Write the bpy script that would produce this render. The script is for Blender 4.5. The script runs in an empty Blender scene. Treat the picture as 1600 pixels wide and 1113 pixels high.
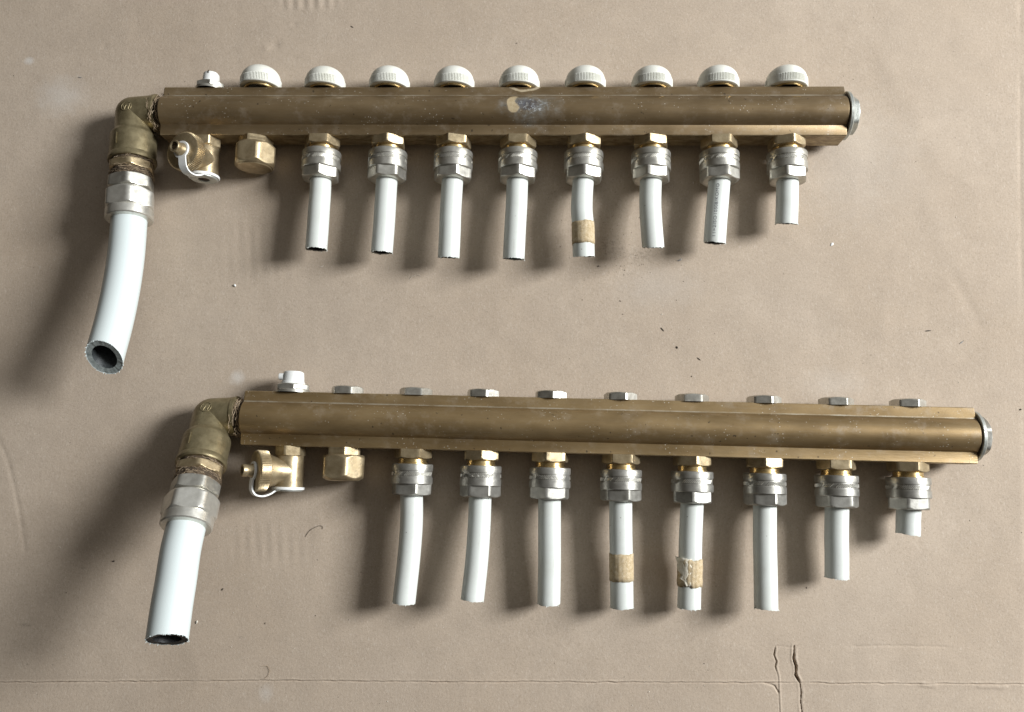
import bpy, math, random
import numpy as np
from mathutils import Vector, Matrix, noise as mnoise

S = bpy.context.scene
COL = S.collection
MM = 0.001
PI = math.pi
rnd = random.Random(7)

# ------------------------------------------------------------------ camera
F = 1300.0                      # focal length in photo pixels (photo 1600 wide)
H = 613.5                       # camera height above the cardboard, mm
d = np.array([(855 - 800) / F, -(750 - 556.5) / F, -1.0]); d /= np.linalg.norm(d)
xr = np.array([1, 0, 0]) - d * d[0]; xr /= np.linalg.norm(xr)
zr = -d; yr = np.cross(zr, xr)
R = np.stack([xr, yr, zr], 1)   # world -> camera
cd = bpy.data.cameras.new('camera'); cam = bpy.data.objects.new('camera', cd); COL.objects.link(cam)
cd.sensor_width = 36.0; cd.sensor_fit = 'HORIZONTAL'; cd.lens = 36.0 * F / 1600.0
cd.clip_start = 0.01; cd.clip_end = 50
m3 = Matrix([[float(R[j][i]) for j in range(3)] for i in range(3)])
cam.matrix_world = Matrix.Translation((0, 0, H * MM)) @ m3.to_4x4()
S.camera = cam

def at(px, py, z=0.0):
    """world XY (mm) of the photo point seen at height z (mm)"""
    v = R.T @ np.array([(px - 800) / F, -(py - 556.5) / F, -1.0])
    t = (H - z) / -v[2]
    return float(v[0] * t), float(v[1] * t)

# ------------------------------------------------------------------ world, window light, exposure
w = bpy.data.worlds.new('World'); S.world = w; w.use_nodes = True
nt = w.node_tree; nt.nodes.clear()
tc = nt.nodes.new('ShaderNodeTexCoord')
dot = nt.nodes.new('ShaderNodeVectorMath'); dot.operation = 'DOT_PRODUCT'
dot.inputs[1].default_value = Vector((0.66, 0.64, 0.40)).normalized()
nt.links.new(tc.outputs['Generated'], dot.inputs[0])
rp = nt.nodes.new('ShaderNodeValToRGB')
mr = nt.nodes.new('ShaderNodeMapRange'); mr.inputs[1].default_value = -1; mr.inputs[2].default_value = 1
nt.links.new(dot.outputs['Value'], mr.inputs[0]); nt.links.new(mr.outputs[0], rp.inputs[0])
rp.color_ramp.elements[0].color = (0.018, 0.014, 0.010, 1); rp.color_ramp.elements[0].position = 0.25
rp.color_ramp.elements[1].color = (0.44, 0.45, 0.45, 1); rp.color_ramp.elements[1].position = 1.0
e = rp.color_ramp.elements.new(0.62); e.color = (0.064, 0.052, 0.036, 1)
bg = nt.nodes.new('ShaderNodeBackground'); bg.inputs[1].default_value = 1.0
wo = nt.nodes.new('ShaderNodeOutputWorld')
nt.links.new(rp.outputs[0], bg.inputs[0]); nt.links.new(bg.outputs[0], wo.inputs[0])

def area(name, az, el, dist, sx, sy, power, col, target=(0, 0.1, 0)):
    l = bpy.data.lights.new(name, 'AREA'); l.shape = 'RECTANGLE'; l.size = sx; l.size_y = sy
    l.energy = power; l.color = col
    o = bpy.data.objects.new(name, l); COL.objects.link(o)
    a, e_ = math.radians(az), math.radians(el)
    p = Vector((math.cos(e_) * math.cos(a), math.cos(e_) * math.sin(a), math.sin(e_))) * dist + Vector(target)
    o.location = p
    o.rotation_euler = (Vector(target) - p).to_track_quat('-Z', 'Y').to_euler()
    return o
area('window_light', 12.5, 32, 2.5, 0.66, 0.78, 112, (0.97, 0.985, 0.985))

S.view_settings.view_transform = 'Standard'; S.view_settings.look = 'None'
S.view_settings.exposure = 0; S.view_settings.gamma = 1; S.view_settings.use_curve_mapping = False
S.render.engine = 'CYCLES'

# ------------------------------------------------------------------ material helpers
class NT:
    def __init__(s, name):
        s.m = bpy.data.materials.new(name); s.m.use_nodes = True
        s.t = s.m.node_tree; s.n = s.t.nodes; s.b = s.n['Principled BSDF']
        tc = s.n.new('ShaderNodeTexCoord'); oi = s.n.new('ShaderNodeObjectInfo')
        ad = s.n.new('ShaderNodeVectorMath'); ad.operation = 'ADD'
        s.t.links.new(tc.outputs['Object'], ad.inputs[0])
        s.raw = tc.outputs['Object']; s.co = s.raw; s.rand = oi.outputs['Random']
        cb = s.n.new('ShaderNodeCombineXYZ')
        for i in range(3): s.t.links.new(s.rand, cb.inputs[i])
        s.t.links.new(cb.outputs[0], ad.inputs[1]); s.co = ad.outputs[0]
    def l(s, a, b): s.t.links.new(a, b)
    def noise(s, scale, detail=3, rough=0.55, co=None, dist=0):
        n = s.n.new('ShaderNodeTexNoise'); n.inputs['Scale'].default_value = scale
        n.inputs['Detail'].default_value = detail; n.inputs['Roughness'].default_value = rough
        n.inputs['Distortion'].default_value = dist
        s.l(co or s.co, n.inputs['Vector']); return n.outputs['Fac']
    def stretch(s, vec, co=None):
        n = s.n.new('ShaderNodeVectorMath'); n.operation = 'MULTIPLY'; n.inputs[1].default_value = vec
        s.l(co or s.co, n.inputs[0]); return n.outputs[0]
    def ramp(s, fac, *stops):
        r = s.n.new('ShaderNodeValToRGB'); cr = r.color_ramp
        while len(cr.elements) < len(stops): cr.elements.new(0.5)
        for e, (p, c) in zip(cr.elements, stops):
            e.position = p; e.color = (c, c, c, 1) if not hasattr(c, '__len__') else (*c, 1)
        s.l(fac, r.inputs[0]); return r.outputs[0]
    def mix(s, fac, a, b, mode='MIX'):
        n = s.n.new('ShaderNodeMix'); n.data_type = 'RGBA'; n.blend_type = mode
        for v, i in ((fac, 0), (a, 6), (b, 7)):
            if hasattr(v, 'links') or hasattr(v, 'node'): s.l(v, n.inputs[i])
            elif i == 0: n.inputs[0].default_value = v
            else: n.inputs[i].default_value = (*v, 1)
        return n.outputs[2]
    def math(s, op, a, b=None, clamp=False):
        n = s.n.new('ShaderNodeMath'); n.operation = op; n.use_clamp = clamp
        for v, i in ((a, 0), (b, 1)):
            if v is None: continue
            if hasattr(v, 'node'): s.l(v, n.inputs[i])
            else: n.inputs[i].default_value = v
        return n.outputs[0]
    def bump(s, h, strength, dist):
        n = s.n.new('ShaderNodeBump'); n.inputs['Strength'].default_value = strength
        n.inputs['Distance'].default_value = dist; s.l(h, n.inputs['Height'])
        if s.b.inputs['Normal'].links: s.l(s.b.inputs['Normal'].links[0].from_socket, n.inputs['Normal'])
        s.l(n.outputs[0], s.b.inputs['Normal'])
    def put(s, **k):
        for key, v in k.items():
            i = s.b.inputs[{'base': 'Base Color', 'rough': 'Roughness', 'metal': 'Metallic', 'spec': 'Specular IOR Level',
                            'coat': 'Coat Weight', 'sss': 'Subsurface Weight'}[key]]
            if hasattr(v, 'node'): s.l(v, i)
            elif hasattr(v, '__len__'): i.default_value = (*v, 1)
            else: i.default_value = v
    def dist(s, p, sc, warp=0.0, wscale=60):
        """distance of the object coordinate from p (mm), axes scaled by sc, edges warped by noise"""
        a = s.n.new('ShaderNodeVectorMath'); a.operation = 'SUBTRACT'; a.inputs[1].default_value = [c * MM for c in p]
        s.l(s.raw, a.inputs[0])
        b = s.n.new('ShaderNodeVectorMath'); b.operation = 'DIVIDE'; b.inputs[1].default_value = [c * MM for c in sc]
        s.l(a.outputs[0], b.inputs[0])
        ln = s.n.new('ShaderNodeVectorMath'); ln.operation = 'LENGTH'; s.l(b.outputs[0], ln.inputs[0])
        o = ln.outputs['Value']
        if warp:
            o = s.math('ADD', o, s.math('MULTIPLY', s.math('SUBTRACT', s.noise(wscale, 4, 0.65, s.raw), 0.5), warp))
        return o

M = {}
def brass_bar_mat(name, dark, light, stain):
    t = NT(name)
    big = t.noise(1.0, 4, 0.6, t.stretch((14, 40, 40)))
    c = t.mix(t.ramp(big, (0.3, 0.0), (0.7, 1.0)), dark, light)
    streak = t.noise(1.0, 5, 0.7, t.stretch((50, 900, 900)))
    c = t.mix(t.ramp(streak, (0.45, 0.0), (0.85, 0.14)), c, (0.36, 0.33, 0.28))
    film = t.ramp(t.noise(70, 6, 0.75), (0.53, 0.0), (0.78, 0.38))
    c = t.mix(film, c, (0.42, 0.38, 0.33))
    vs = t.n.new('ShaderNodeTexVoronoi'); vs.inputs['Scale'].default_value = 420; t.l(t.co, vs.inputs['Vector'])
    spk = t.ramp(vs.outputs['Distance'], (0.10, 1.0), (0.16, 0.0))
    spk = t.math('MULTIPLY', spk, t.ramp(t.noise(60, 3), (0.49, 0.0), (0.60, 0.85)))
    c = t.mix(spk, c, (0.62, 0.58, 0.50))
    dk = t.ramp(t.noise(330, 2, 0.4), (0.725, 0.0), (0.75, 0.75))
    c = t.mix(dk, c, (0.06, 0.045, 0.03))
    sx = t.n.new('ShaderNodeSeparateXYZ'); t.l(t.raw, sx.inputs[0])
    ay = t.math('ABSOLUTE', sx.outputs[1])
    sg = t.math('ABSOLUTE', t.math('SUBTRACT', sx.outputs[1], 0.0117))
    seam = t.math('MULTIPLY', t.ramp(t.math('MULTIPLY', sg, 1000), (0.25, 1.0), (0.7, 0.0)), t.ramp(t.noise(1.0, 5, 0.7, t.stretch((60, 300, 300))), (0.42, 0.15), (0.62, 0.85)))
    c = t.mix(seam, c, (0.50, 0.45, 0.36))
    lip = t.math('MULTIPLY', t.ramp(t.math('MULTIPLY', t.math('SUBTRACT', 0.0194, ay), 1000), (0.10, 1.0), (0.55, 0.0)), t.ramp(t.noise(1.0, 5, 0.7, t.stretch((80, 200, 200))), (0.42, 0.1), (0.6, 0.8)))
    c = t.mix(lip, c, (0.52, 0.42, 0.26))
    blot = t.ramp(t.noise(1.0, 5, 0.65, t.stretch((26, 60, 60))), (0.50, 0.0), (0.74, 0.32))
    c = t.mix(blot, c, (dark[0] * .62, dark[1] * .62, dark[2] * .66))
    metal = t.math('SUBTRACT', 0.62, t.math('MULTIPLY', film, 0.6), True)
    metal = t.math('SUBTRACT', metal, t.math('MULTIPLY', spk, 0.6), True)
    rough = t.ramp(t.noise(50, 4), (0.3, 0.36), (0.8, 0.52))
    if stain:
        X = stain; z = 34
        fine = t.noise(300, 6, 0.8, t.raw)
        gr = t.math('MULTIPLY', t.ramp(t.dist((X + 4, 0, z), (27, 15, 60), 1.3, 90), (0.35, 1.0), (1.05, 0.0)), t.ramp(t.noise(120, 5, 0.7, t.raw), (0.36, 0.25), (0.60, 1.0)))
        c = t.mix(t.math('MULTIPLY', gr, 0.75), c, t.mix(t.ramp(fine, (0.42, 0.0), (0.62, 1.0)), (0.11, 0.115, 0.11), (0.23, 0.26, 0.27)))
        dkk = t.math('MULTIPLY', t.ramp(t.dist((X + 1, 1.5, z), (13, 5.5, 60), 1.1, 220), (0.55, 1.0), (0.95, 0.0)), t.ramp(fine, (0.40, 0.3), (0.56, 1.0)))
        c = t.mix(t.math('MULTIPLY', dkk, 0.8), c, (0.075, 0.075, 0.095))
        wh = t.math('MULTIPLY', t.ramp(t.dist((X + 6, 0.5, z), (16, 8, 60), 1.3, 160), (0.45, 1.0), (0.95, 0.0)), t.ramp(t.noise(330, 6, 0.8, t.raw), (0.53, 0.0), (0.61, 0.8)))
        c = t.mix(wh, c, (0.50, 0.53, 0.55))
        od = t.dist((X - 8, 2.5, z), (5.4, 7.4, 60), 0.45, 140)
        hide = t.ramp(t.dist((X - 1, 4.5, z), (6.5, 6.5, 60), 0.9, 180), (0.75, 1.0), (1.0, 0.0))
        yl = t.math('SUBTRACT', t.ramp(od, (0.88, 0.85), (1.0, 0.0)), hide, True)
        c = t.mix(yl, c, t.mix(t.ramp(fine, (0.35, 0.0), (0.65, 1.0)), (0.40, 0.30, 0.17), (0.56, 0.46, 0.29)))
        ad = t.dist((X - 0.5, 22.2, 27), (14, 7.4, 60), 0.35, 130)
        arc = t.math('MULTIPLY', t.ramp(ad, (0.70, 0.0), (0.78, 0.9), (0.95, 0.9), (1.02, 0.0)), t.ramp(fine, (0.34, 0.35), (0.52, 1.0)))
        c = t.mix(arc, c, (0.46, 0.39, 0.27))
        metal = t.math('SUBTRACT', metal, t.math('ADD', t.math('MULTIPLY', gr, 0.5), t.math('ADD', yl, arc)), True)
        rough = t.math('MAXIMUM', rough, t.math('MULTIPLY', gr, 0.7))
    t.put(base=c, metal=metal, rough=rough)
    t.bump(t.noise(1.0, 3, 0.6, t.stretch((150, 1800, 1800))), 0.12, 0.0004)
    t.bump(t.noise(900, 3, 0.7), 0.10, 0.0003)
    return t.m
M['bar_dull'] = brass_bar_mat('oxidised_brass', (0.165, 0.112, 0.055), (0.285, 0.205, 0.112), 276)
M['bar_warm'] = brass_bar_mat('warm_oxidised_brass', (0.195, 0.128, 0.055), (0.34, 0.24, 0.12), None)

def metal_mat(name, a, b, rough=(0.25, 0.45), metal=0.9, grain=0.25, gscale=1200, dirt=0.3, dirtc=(0.09, 0.065, 0.045)):
    t = NT(name)
    c = t.mix(t.ramp(t.noise(160, 5, 0.65), (0.3, 0.0), (0.7, 1.0)), a, b)
    dm = t.ramp(t.noise(230, 6, 0.75), (0.54, 0.0), (0.70, dirt))
    c = t.mix(dm, c, dirtc)
    t.put(base=c, metal=t.math('SUBTRACT', metal, t.math('MULTIPLY', dm, 0.7), True),
          rough=t.ramp(t.noise(300, 4), (0.3, rough[0]), (0.75, rough[1])))
    t.bump(t.noise(gscale, 4, 0.7), grain, 0.0003)
    return t.m
M['nickel'] = metal_mat('worn_nickel', (0.42, 0.405, 0.36), (0.62, 0.605, 0.55), (0.33, 0.48), 0.85, 0.12, 1500, 0.35, (0.20, 0.19, 0.16))
M['nickel_grey'] = metal_mat('greyed_nickel', (0.32, 0.31, 0.28), (0.50, 0.49, 0.45), (0.34, 0.48), 0.8, 0.15, 1500, 0.45, (0.14, 0.13, 0.12))
M['nickel_bright'] = metal_mat('bright_nickel', (0.58, 0.565, 0.51), (0.76, 0.745, 0.69), (0.32, 0.46), 0.8, 0.10, 1300, 0.25, (0.30, 0.28, 0.23))
M['gold'] = metal_mat('clean_brass', (0.62, 0.45, 0.20), (0.78, 0.60, 0.32), (0.22, 0.38), 0.95, 0.10, 1500, 0.2)
M['brass'] = metal_mat('aged_brass', (0.34, 0.26, 0.15), (0.55, 0.45, 0.29), (0.30, 0.45), 0.75, 0.25, 1300, 0.5)
M['cast'] = metal_mat('cast_brass', (0.19, 0.155, 0.085), (0.34, 0.285, 0.17), (0.34, 0.5), 0.7, 0.28, 900, 0.45, (0.10, 0.08, 0.05))
M['zinc'] = metal_mat('dull_zinc', (0.40, 0.42, 0.40), (0.60, 0.62, 0.58), (0.35, 0.5), 0.7, 0.4, 900, 0.6, (0.16, 0.13, 0.08))

def plastic(name, col, rough=0.35, dirt=0.25, spot=True):
    t = NT(name)
    c = t.mix(t.ramp(t.noise(45, 5, 0.7), (0.45, 0.0), (0.8, dirt)), col, (col[0] * .78, col[1] * .76, col[2] * .68))
    c = t.mix(t.ramp(t.noise(500, 4, 0.8), (0.55, 0.0), (0.75, dirt * 0.6)), c, (0.42, 0.40, 0.36))
    if spot:
        v = t.n.new('ShaderNodeTexVoronoi'); v.inputs['Scale'].default_value = 210; t.l(t.co, v.inputs['Vector'])
        sp = t.math('MULTIPLY', t.ramp(v.outputs['Distance'], (0.05, 1.0), (0.10, 0.0)), t.ramp(t.noise(90, 2), (0.56, 0.0), (0.6, 0.8)))
        c = t.mix(sp, c, (0.12, 0.10, 0.08))
    st = t.ramp(t.noise(1.0, 4, 0.7, t.stretch((420, 40, 420))), (0.60, 0.0), (0.72, dirt * 0.8))
    c = t.mix(st, c, (0.40, 0.38, 0.33))
    t.put(base=c, rough=rough, spec=0.4)
    t.bump(t.noise(1600, 3, 0.7), 0.18, 0.0002)
    return t.m
M['pipe'] = plastic('white_pipe_plastic', (0.67, 0.70, 0.67), 0.42, 0.34)
M['pipe_big'] = plastic('smooth_white_pipe', (0.65, 0.715, 0.715), 0.32, 0.06, False)
M['knob'] = plastic('white_knob_plastic', (0.74, 0.74, 0.68), 0.45, 0.45)
M['white'] = plastic('white_plastic', (0.80, 0.81, 0.80), 0.35, 0.15, False)
def simple(name, a, b, rough=0.7, scale=400, metal=0.0, bump=0.4):
    t = NT(name)
    t.put(base=t.mix(t.ramp(t.noise(scale, 5, 0.7), (0.35, 0.0), (0.7, 1.0)), a, b), rough=rough, metal=metal)
    t.bump(t.noise(scale * 3, 3, 0.7), bump, 0.0004)
    return t.m
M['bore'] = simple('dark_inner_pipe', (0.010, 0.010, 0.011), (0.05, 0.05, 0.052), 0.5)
M['cutgrey'] = simple('grey_cut_layer', (0.24, 0.28, 0.275), (0.42, 0.46, 0.455), 0.6, 500)
M['inner_shade'] = simple('shaded_inner_wall', (0.02, 0.023, 0.025), (0.07, 0.08, 0.082), 0.5, 500)  # near-black grey: shade inside the big pipe put into its colour
M['tape'] = simple('masking_tape', (0.42, 0.31, 0.17), (0.62, 0.52, 0.36), 0.8, 500, 0, 0.8)
M['torn'] = simple('torn_paper', (0.78, 0.72, 0.58), (0.86, 0.82, 0.72), 0.85, 300, 0, 0.6)
M['hemp'] = simple('hemp_fibre', (0.22, 0.15, 0.09), (0.58, 0.46, 0.32), 0.9, 200)
M['grime_shade'] = simple('dark_grime_hole_shade', (0.025, 0.018, 0.012), (0.12, 0.08, 0.045), 0.85, 500, 0, 1.0)  # grime on threads; also paints the shade in holes and the slot
M['ink'] = simple('grey_ink', (0.10, 0.11, 0.12), (0.22, 0.23, 0.24), 0.6, 900)
M['dark'] = simple('dark_crumb', (0.03, 0.025, 0.02), (0.10, 0.08, 0.06), 0.8)
M['pale'] = simple('pale_crumb', (0.55, 0.50, 0.42), (0.80, 0.77, 0.70), 0.7)
M['greych'] = simple('grey_crumb', (0.20, 0.19, 0.18), (0.55, 0.54, 0.52), 0.6)

# ------------------------------------------------------------------ mesh helper (all in mm)
class MB:
    def __init__(s): s.v = []; s.f = []; s.mi = []; s.cur = 0
    def add(s, vs, fs):
        o = len(s.v); s.v += [tuple(p) for p in vs]
        for f in fs: s.f.append([i + o for i in f]); s.mi.append(s.cur)
    def rings(s, rings, close=True, cap0=False, cap1=False):
        n = len(rings[0]); vs = [p for r in rings for p in r]; fs = []
        for i in range(len(rings) - 1):
            for j in range(n if close else n - 1):
                k = (j + 1) % n
                fs.append([i * n + j, i * n + k, (i + 1) * n + k, (i + 1) * n + j])
        if cap0: fs.append(list(range(n))[::-1])
        if cap1: fs.append([(len(rings) - 1) * n + j for j in range(n)])
        s.add(vs, fs)
    def lathe(s, prof, o=(0, 0, 0), axis='-y', n=64, rf=None, cap0=False, cap1=False, tilt=None):
        """prof: (distance along axis, radius)"""
        A = {'-y': (Vector((0, -1, 0)), Vector((1, 0, 0)), Vector((0, 0, 1))),
             'y': (Vector((0, 1, 0)), Vector((1, 0, 0)), Vector((0, 0, 1))),
             'x': (Vector((1, 0, 0)), Vector((0, 1, 0)), Vector((0, 0, 1))),
             '-x': (Vector((-1, 0, 0)), Vector((0, 1, 0)), Vector((0, 0, 1))),
             'z': (Vector((0, 0, 1)), Vector((1, 0, 0)), Vector((0, 1, 0)))}[axis]
        o = Vector(o); rs = []
        for a, r in prof:
            ring = []
            for j in range(n):
                th = 2 * PI * j / n
                rr = rf(a, r, th) if rf else r
                ring.append(o + A[0] * a + (A[1] * math.cos(th) + A[2] * math.sin(th)) * rr)
            rs.append(ring)
        s.rings(rs, True, cap0, cap1)
    def hexn(s, a0, a1, apo, rmax, o=(0, 0, 0), axis='-y', ch0=1.0, ch1=1.0, rot=0.0, bore=0.0, sides=6, slope=1.9):
        """hexagonal nut with turned (conical) chamfers at both ends"""
        L = a1 - a0; ys = sorted(set([0, .15, .3, .5, .75, 1.0, 1.35, 1.8, 2.4, 3.0] + [L - q for q in (0, .15, .3, .5, .75, 1.0, 1.35, 1.8, 2.4, 3.0)] + [L / 2]))
        ys = [y for y in ys if 0 <= y <= L]; st = 2 * PI / sides
        inner = apo - 0.6
        def rf(a, r, th):
            q = ((th + rot + st / 2) % st) - st / 2
            rh = min(apo / math.cos(q), rmax); y = a - a0
            return min(rh, inner + ch0 * 0 + (y * slope if ch0 else 99) + (0 if ch0 else 99), inner + ((L - y) * slope if ch1 else 99))
        pr = [(a0 + y, 1) for y in ys]
        if bore: pr = [(a0, None)] + pr
        n = sides * 12
        if bore:
            def rf2(a, r, th): return bore if r is None else rf(a, r, th)
            s.lathe(pr + [(a1, None)], o, axis, n, rf2)
        else: s.lathe(pr, o, axis, n, rf, True, True)
    def tube(s, pts, rad, n=32, cap=True, up=Vector((0, 0, 1))):
        rs = []
        P = [Vector(p) for p in pts]
        for i, p in enumerate(P):
            t = (P[min(i + 1, len(P) - 1)] - P[max(i - 1, 0)]).normalized()
            a = t.cross(up)
            if a.length < 1e-3: a = t.cross(Vector((1, 0, 0)))
            a.normalize(); b = a.cross(t)
            r = rad[i] if hasattr(rad, '__len__') else rad
            rs.append([p + (a * math.cos(2 * PI * j / n) + b * math.sin(2 * PI * j / n)) * r for j in range(n)])
        s.rings(rs, True, cap, cap)
    def sphere(s, c, r, nu=32, nv=16, sq=(1, 1, 1)):
        c = Vector(c)
        s.rings([[c + Vector((math.sin(t) * math.cos(2 * PI * j / nu) * sq[0], math.sin(t) * math.sin(2 * PI * j / nu) * sq[1], math.cos(t) * sq[2])) * r for j in range(nu)]
                 for t in [PI * max(0.001, min(0.999, i / nv)) for i in range(nv + 1)]], True, True, True)
    def box(s, c, sz, M_=None):
        vs = []
        for x in (-1, 1):
            for y in (-1, 1):
                for z in (-1, 1):
                    p = Vector((x * sz[0] / 2, y * sz[1] / 2, z * sz[2] / 2))
                    if M_: p = M_ @ p
                    vs.append(p + Vector(c))
        s.add(vs, [[0, 1, 3, 2], [4, 6, 7, 5], [0, 4, 5, 1], [2, 3, 7, 6], [0, 2, 6, 4], [1, 5, 7, 3]])
    def mesh(s, name, mats, angle=28, recalc=True):
        me = bpy.data.meshes.new(name)
        me.from_pydata([(x * MM, y * MM, z * MM) for x, y, z in s.v], [], s.f)
        for m_ in (mats if isinstance(mats, (list, tuple)) else [mats]): me.materials.append(M[m_] if isinstance(m_, str) else m_)
        me.polygons.foreach_set('material_index', s.mi)
        if recalc:
            import bmesh
            b = bmesh.new(); b.from_mesh(me); bmesh.ops.recalc_face_normals(b, faces=b.faces); b.to_mesh(me); b.free()
        me.polygons.foreach_set('use_smooth', [True] * len(me.polygons))
        me.set_sharp_from_angle(angle=math.radians(angle))
        me.update(); return me

def put(name, me, parent=None, loc=(0, 0, 0), rot=(0, 0, 0), label=None, cat=None, group=None, kind=None):
    o = bpy.data.objects.new(name, me); COL.objects.link(o)
    o.location = [c * MM for c in loc]; o.rotation_euler = rot
    if parent: o.parent = parent
    if label: o['label'] = label
    if cat: o['category'] = cat
    if group: o['group'] = group
    if kind: o['kind'] = kind
    return o

# ------------------------------------------------------------------ cardboard (setting)
def polyd(X, Y, pts):
    """distance to a polyline (mm), and signed side"""
    D = np.full(X.shape, 1e9)
    for (x0, y0), (x1, y1) in zip(pts[:-1], pts[1:]):
        dx, dy = x1 - x0, y1 - y0; L2 = dx * dx + dy * dy
        t = np.clip(((X - x0) * dx + (Y - y0) * dy) / L2, 0, 1)
        D = np.minimum(D, np.hypot(X - x0 - t * dx, Y - y0 - t * dy))
    return D
def vnoise(X, Y, sc, seed, oct_=3):
    r = np.random.RandomState(seed); out = 0; amp = 1
    for k in range(oct_):
        g = r.rand(256, 256); u = X / sc * 2 ** k + 64; v = Y / sc * 2 ** k + 64
        i = np.floor(u).astype(int); j = np.floor(v).astype(int); fu = u - i; fv = v - j
        fu = fu * fu * (3 - 2 * fu); fv = fv * fv * (3 - 2 * fv); i %= 256; j %= 256; i1 = (i + 1) % 256; j1 = (j + 1) % 256
        out = out + amp * ((g[i, j] * (1 - fu) + g[i1, j] * fu) * (1 - fv) + (g[i, j1] * (1 - fu) + g[i1, j1] * fu) * fv - 0.5)
        amp *= 0.5
    return out
def axis_pts(a, b, st, fine):
    out = [a]
    while out[-1] < b:
        s_ = st
        for lo, hi, f_ in fine:
            if lo <= out[-1] <= hi: s_ = min(s_, f_)
        out.append(out[-1] + s_)
    return np.array(out)
x_lo = at(0, 0)[0] - 70; x_hi = at(1600, 0)[0] + 70; y_hi = at(0, 0)[1] + 60; y_lo = at(0, 1113)[1] - 60
cy = at(800, 1066)[1]; tx0 = at(1205, 1060)[0]; tx1 = at(1268, 1060)[0]
xs = axis_pts(x_lo, x_hi, 1.1, [(tx0, tx1, 0.3), (at(1590, 300)[0], at(1600, 300)[0] + 4, 0.5)])
ys = axis_pts(y_lo, y_hi, 1.1, [(cy - 6, cy + 6, 0.3), (at(1245, 1113)[1] - 8, at(1245, 1004)[1], 0.6)])
X, Y = np.meshgrid(xs, ys, indexing='ij')
Z = vnoise(X, Y, 120, 1, 3) * 1.0 + vnoise(X, Y, 22, 5, 2) * 0.12
Z += -np.abs(vnoise(X, Y, 70, 9, 2)) * 0.9 + np.abs(vnoise(X, Y * 0.5, 38, 19, 2)) * 0.35 + vnoise(X, Y, 9, 23, 2) * 0.05
def W(*pp): return [at(*p) for p in pp]
wob = vnoise(X, Y, 4, 11, 3)
# long crease along the bottom, with a small raised lip
pts = W((-200, 1067), (15, 1067), (200, 1066), (420, 1064), (700, 1066), (1000, 1067), (1210, 1067), (1300, 1068), (1460, 1069), (1620, 1070), (1900, 1070))
D = polyd(X, Y + wob * 0.7, pts)
Dl = polyd(X, Y - 0.9 + wob * 0.7, pts)
amp = np.clip(0.6 + 0.9 * vnoise(X, Y, 9, 12, 3), 0.1, 1.6)
Z += -np.exp(-(D / 0.42) ** 2) * 0.95 * amp + np.exp(-(Dl / 0.7) ** 2) * 0.40 * amp
Z += 0.35 / (1 + np.exp((Y - cy) * -1.2)) * 0.6
# tears
tear1 = W((1241, 1010), (1240, 1030), (1244, 1042), (1243, 1055), (1250, 1068), (1252, 1082), (1251, 1096), (1254, 1120), (1256, 1190))
tear2 = W((1211, 1012), (1209, 1024), (1213, 1034), (1211, 1042), (1215, 1056), (1216, 1075), (1218, 1120), (1219, 1190))
yt = lambda p_: at(1245, p_)[1]
wide = 1 / (1 + np.exp((Y - yt(1022)) * 1.2)) / (1 + np.exp(-(Y - yt(1066)) * 1.2))
wd1 = 0.26 + 0.55 * wide + 0.4 * wob
Z += -np.clip(1 - polyd(X, Y, tear1) / np.clip(wd1, .25, .95), 0, 1) ** 0.5 * 5.0
Z += -np.clip(1 - polyd(X, Y, tear2) / np.clip(0.40 + 0.5 * wob, .15, 1), 0, 1) * (0.15 + 1.0 / (1 + np.exp(-(Y - yt(1048)) * 1.0)))
Z += np.exp(-((polyd(X - 1.2, Y, tear2)) / 0.6) ** 2) * 0.25
tri = W((1196, 1067), (1210, 1072), (1216, 1082))
Z += -np.exp(-(polyd(X, Y, tri) / 0.6) ** 2) * 0.7
D1 = polyd(X, Y, tear1)
Z += np.exp(-((D1 - 1.6) / 0.8) ** 2) * 0.35 * np.clip(0.5 + vnoise(X, Y, 5, 41, 2), 0, 1)
c2 = W((1211, 1011), (1222, 1010), (1246, 1011))
Z += -np.exp(-(polyd(X, Y + wob, c2) / 0.5) ** 2) * 0.3
c3 = W((1335, 1010), (1400, 1009), (1482, 1011))
Z += -np.exp(-(polyd(X, Y + wob * 0.6, c3) / 0.6) ** 2) * 0.3
for rr in (W((1442, 1070), (1462, 1072)), W((1530, 1074), (1572, 1074))):
    Z += np.exp(-(polyd(X, Y + wob, rr) / 1.4) ** 2) * 0.35
# right fold, left diagonal crease, crumple ridges
Dr = polyd(X, Y, W((1594, -100), (1595, 300), (1600, 620), (1606, 1200)))
Z += -np.exp(-(Dr / 1.6) ** 2) * 0.35 * (0.5 + vnoise(X, Y, 40, 14, 2))
xl = polyd(X, Y, W((-10, 670), (12, 720), (28, 790), (38, 860)))
Z += -np.exp(-(xl / 1.6) ** 2) * 0.25
for a_, wd_, h_ in (((1395, 395, 1380, 520), 7, .35), ((1490, 430, 1530, 505), 5, -.4), ((1440, 300, 1500, 430), 9, .3),
                    ((1120, 60, 1180, 190), 8, .25), ((1360, 60, 1440, 200), 8, .3), ((620, 440, 760, 560), 9, .2), ((1150, 400, 1300, 470), 9, .25)):
    Z += np.exp(-(polyd(X, Y, W(a_[:2], a_[2:])) / wd_) ** 2) * h_ * 0.8
def ridges(px, py, hw, hh, per, amp_):
    cx_, cy_ = at(px, py); a = np.exp(-(np.abs(X - cx_) / hw) ** 4 - (np.abs(Y - cy_) / hh) ** 4)
    return a * np.cos((X - cx_ + 0.08 * (Y - cy_)) * 2 * PI / per) * amp_
Z += ridges(482, 2, 24, 7, 8.5, 0.25) + (ridges(400, 385, 30, 26, 9, 0.07) + ridges(425, 850, 34, 14, 8, 0.08)) * (1 + 1.6 * vnoise(X, Y, 9, 31, 2))
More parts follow.
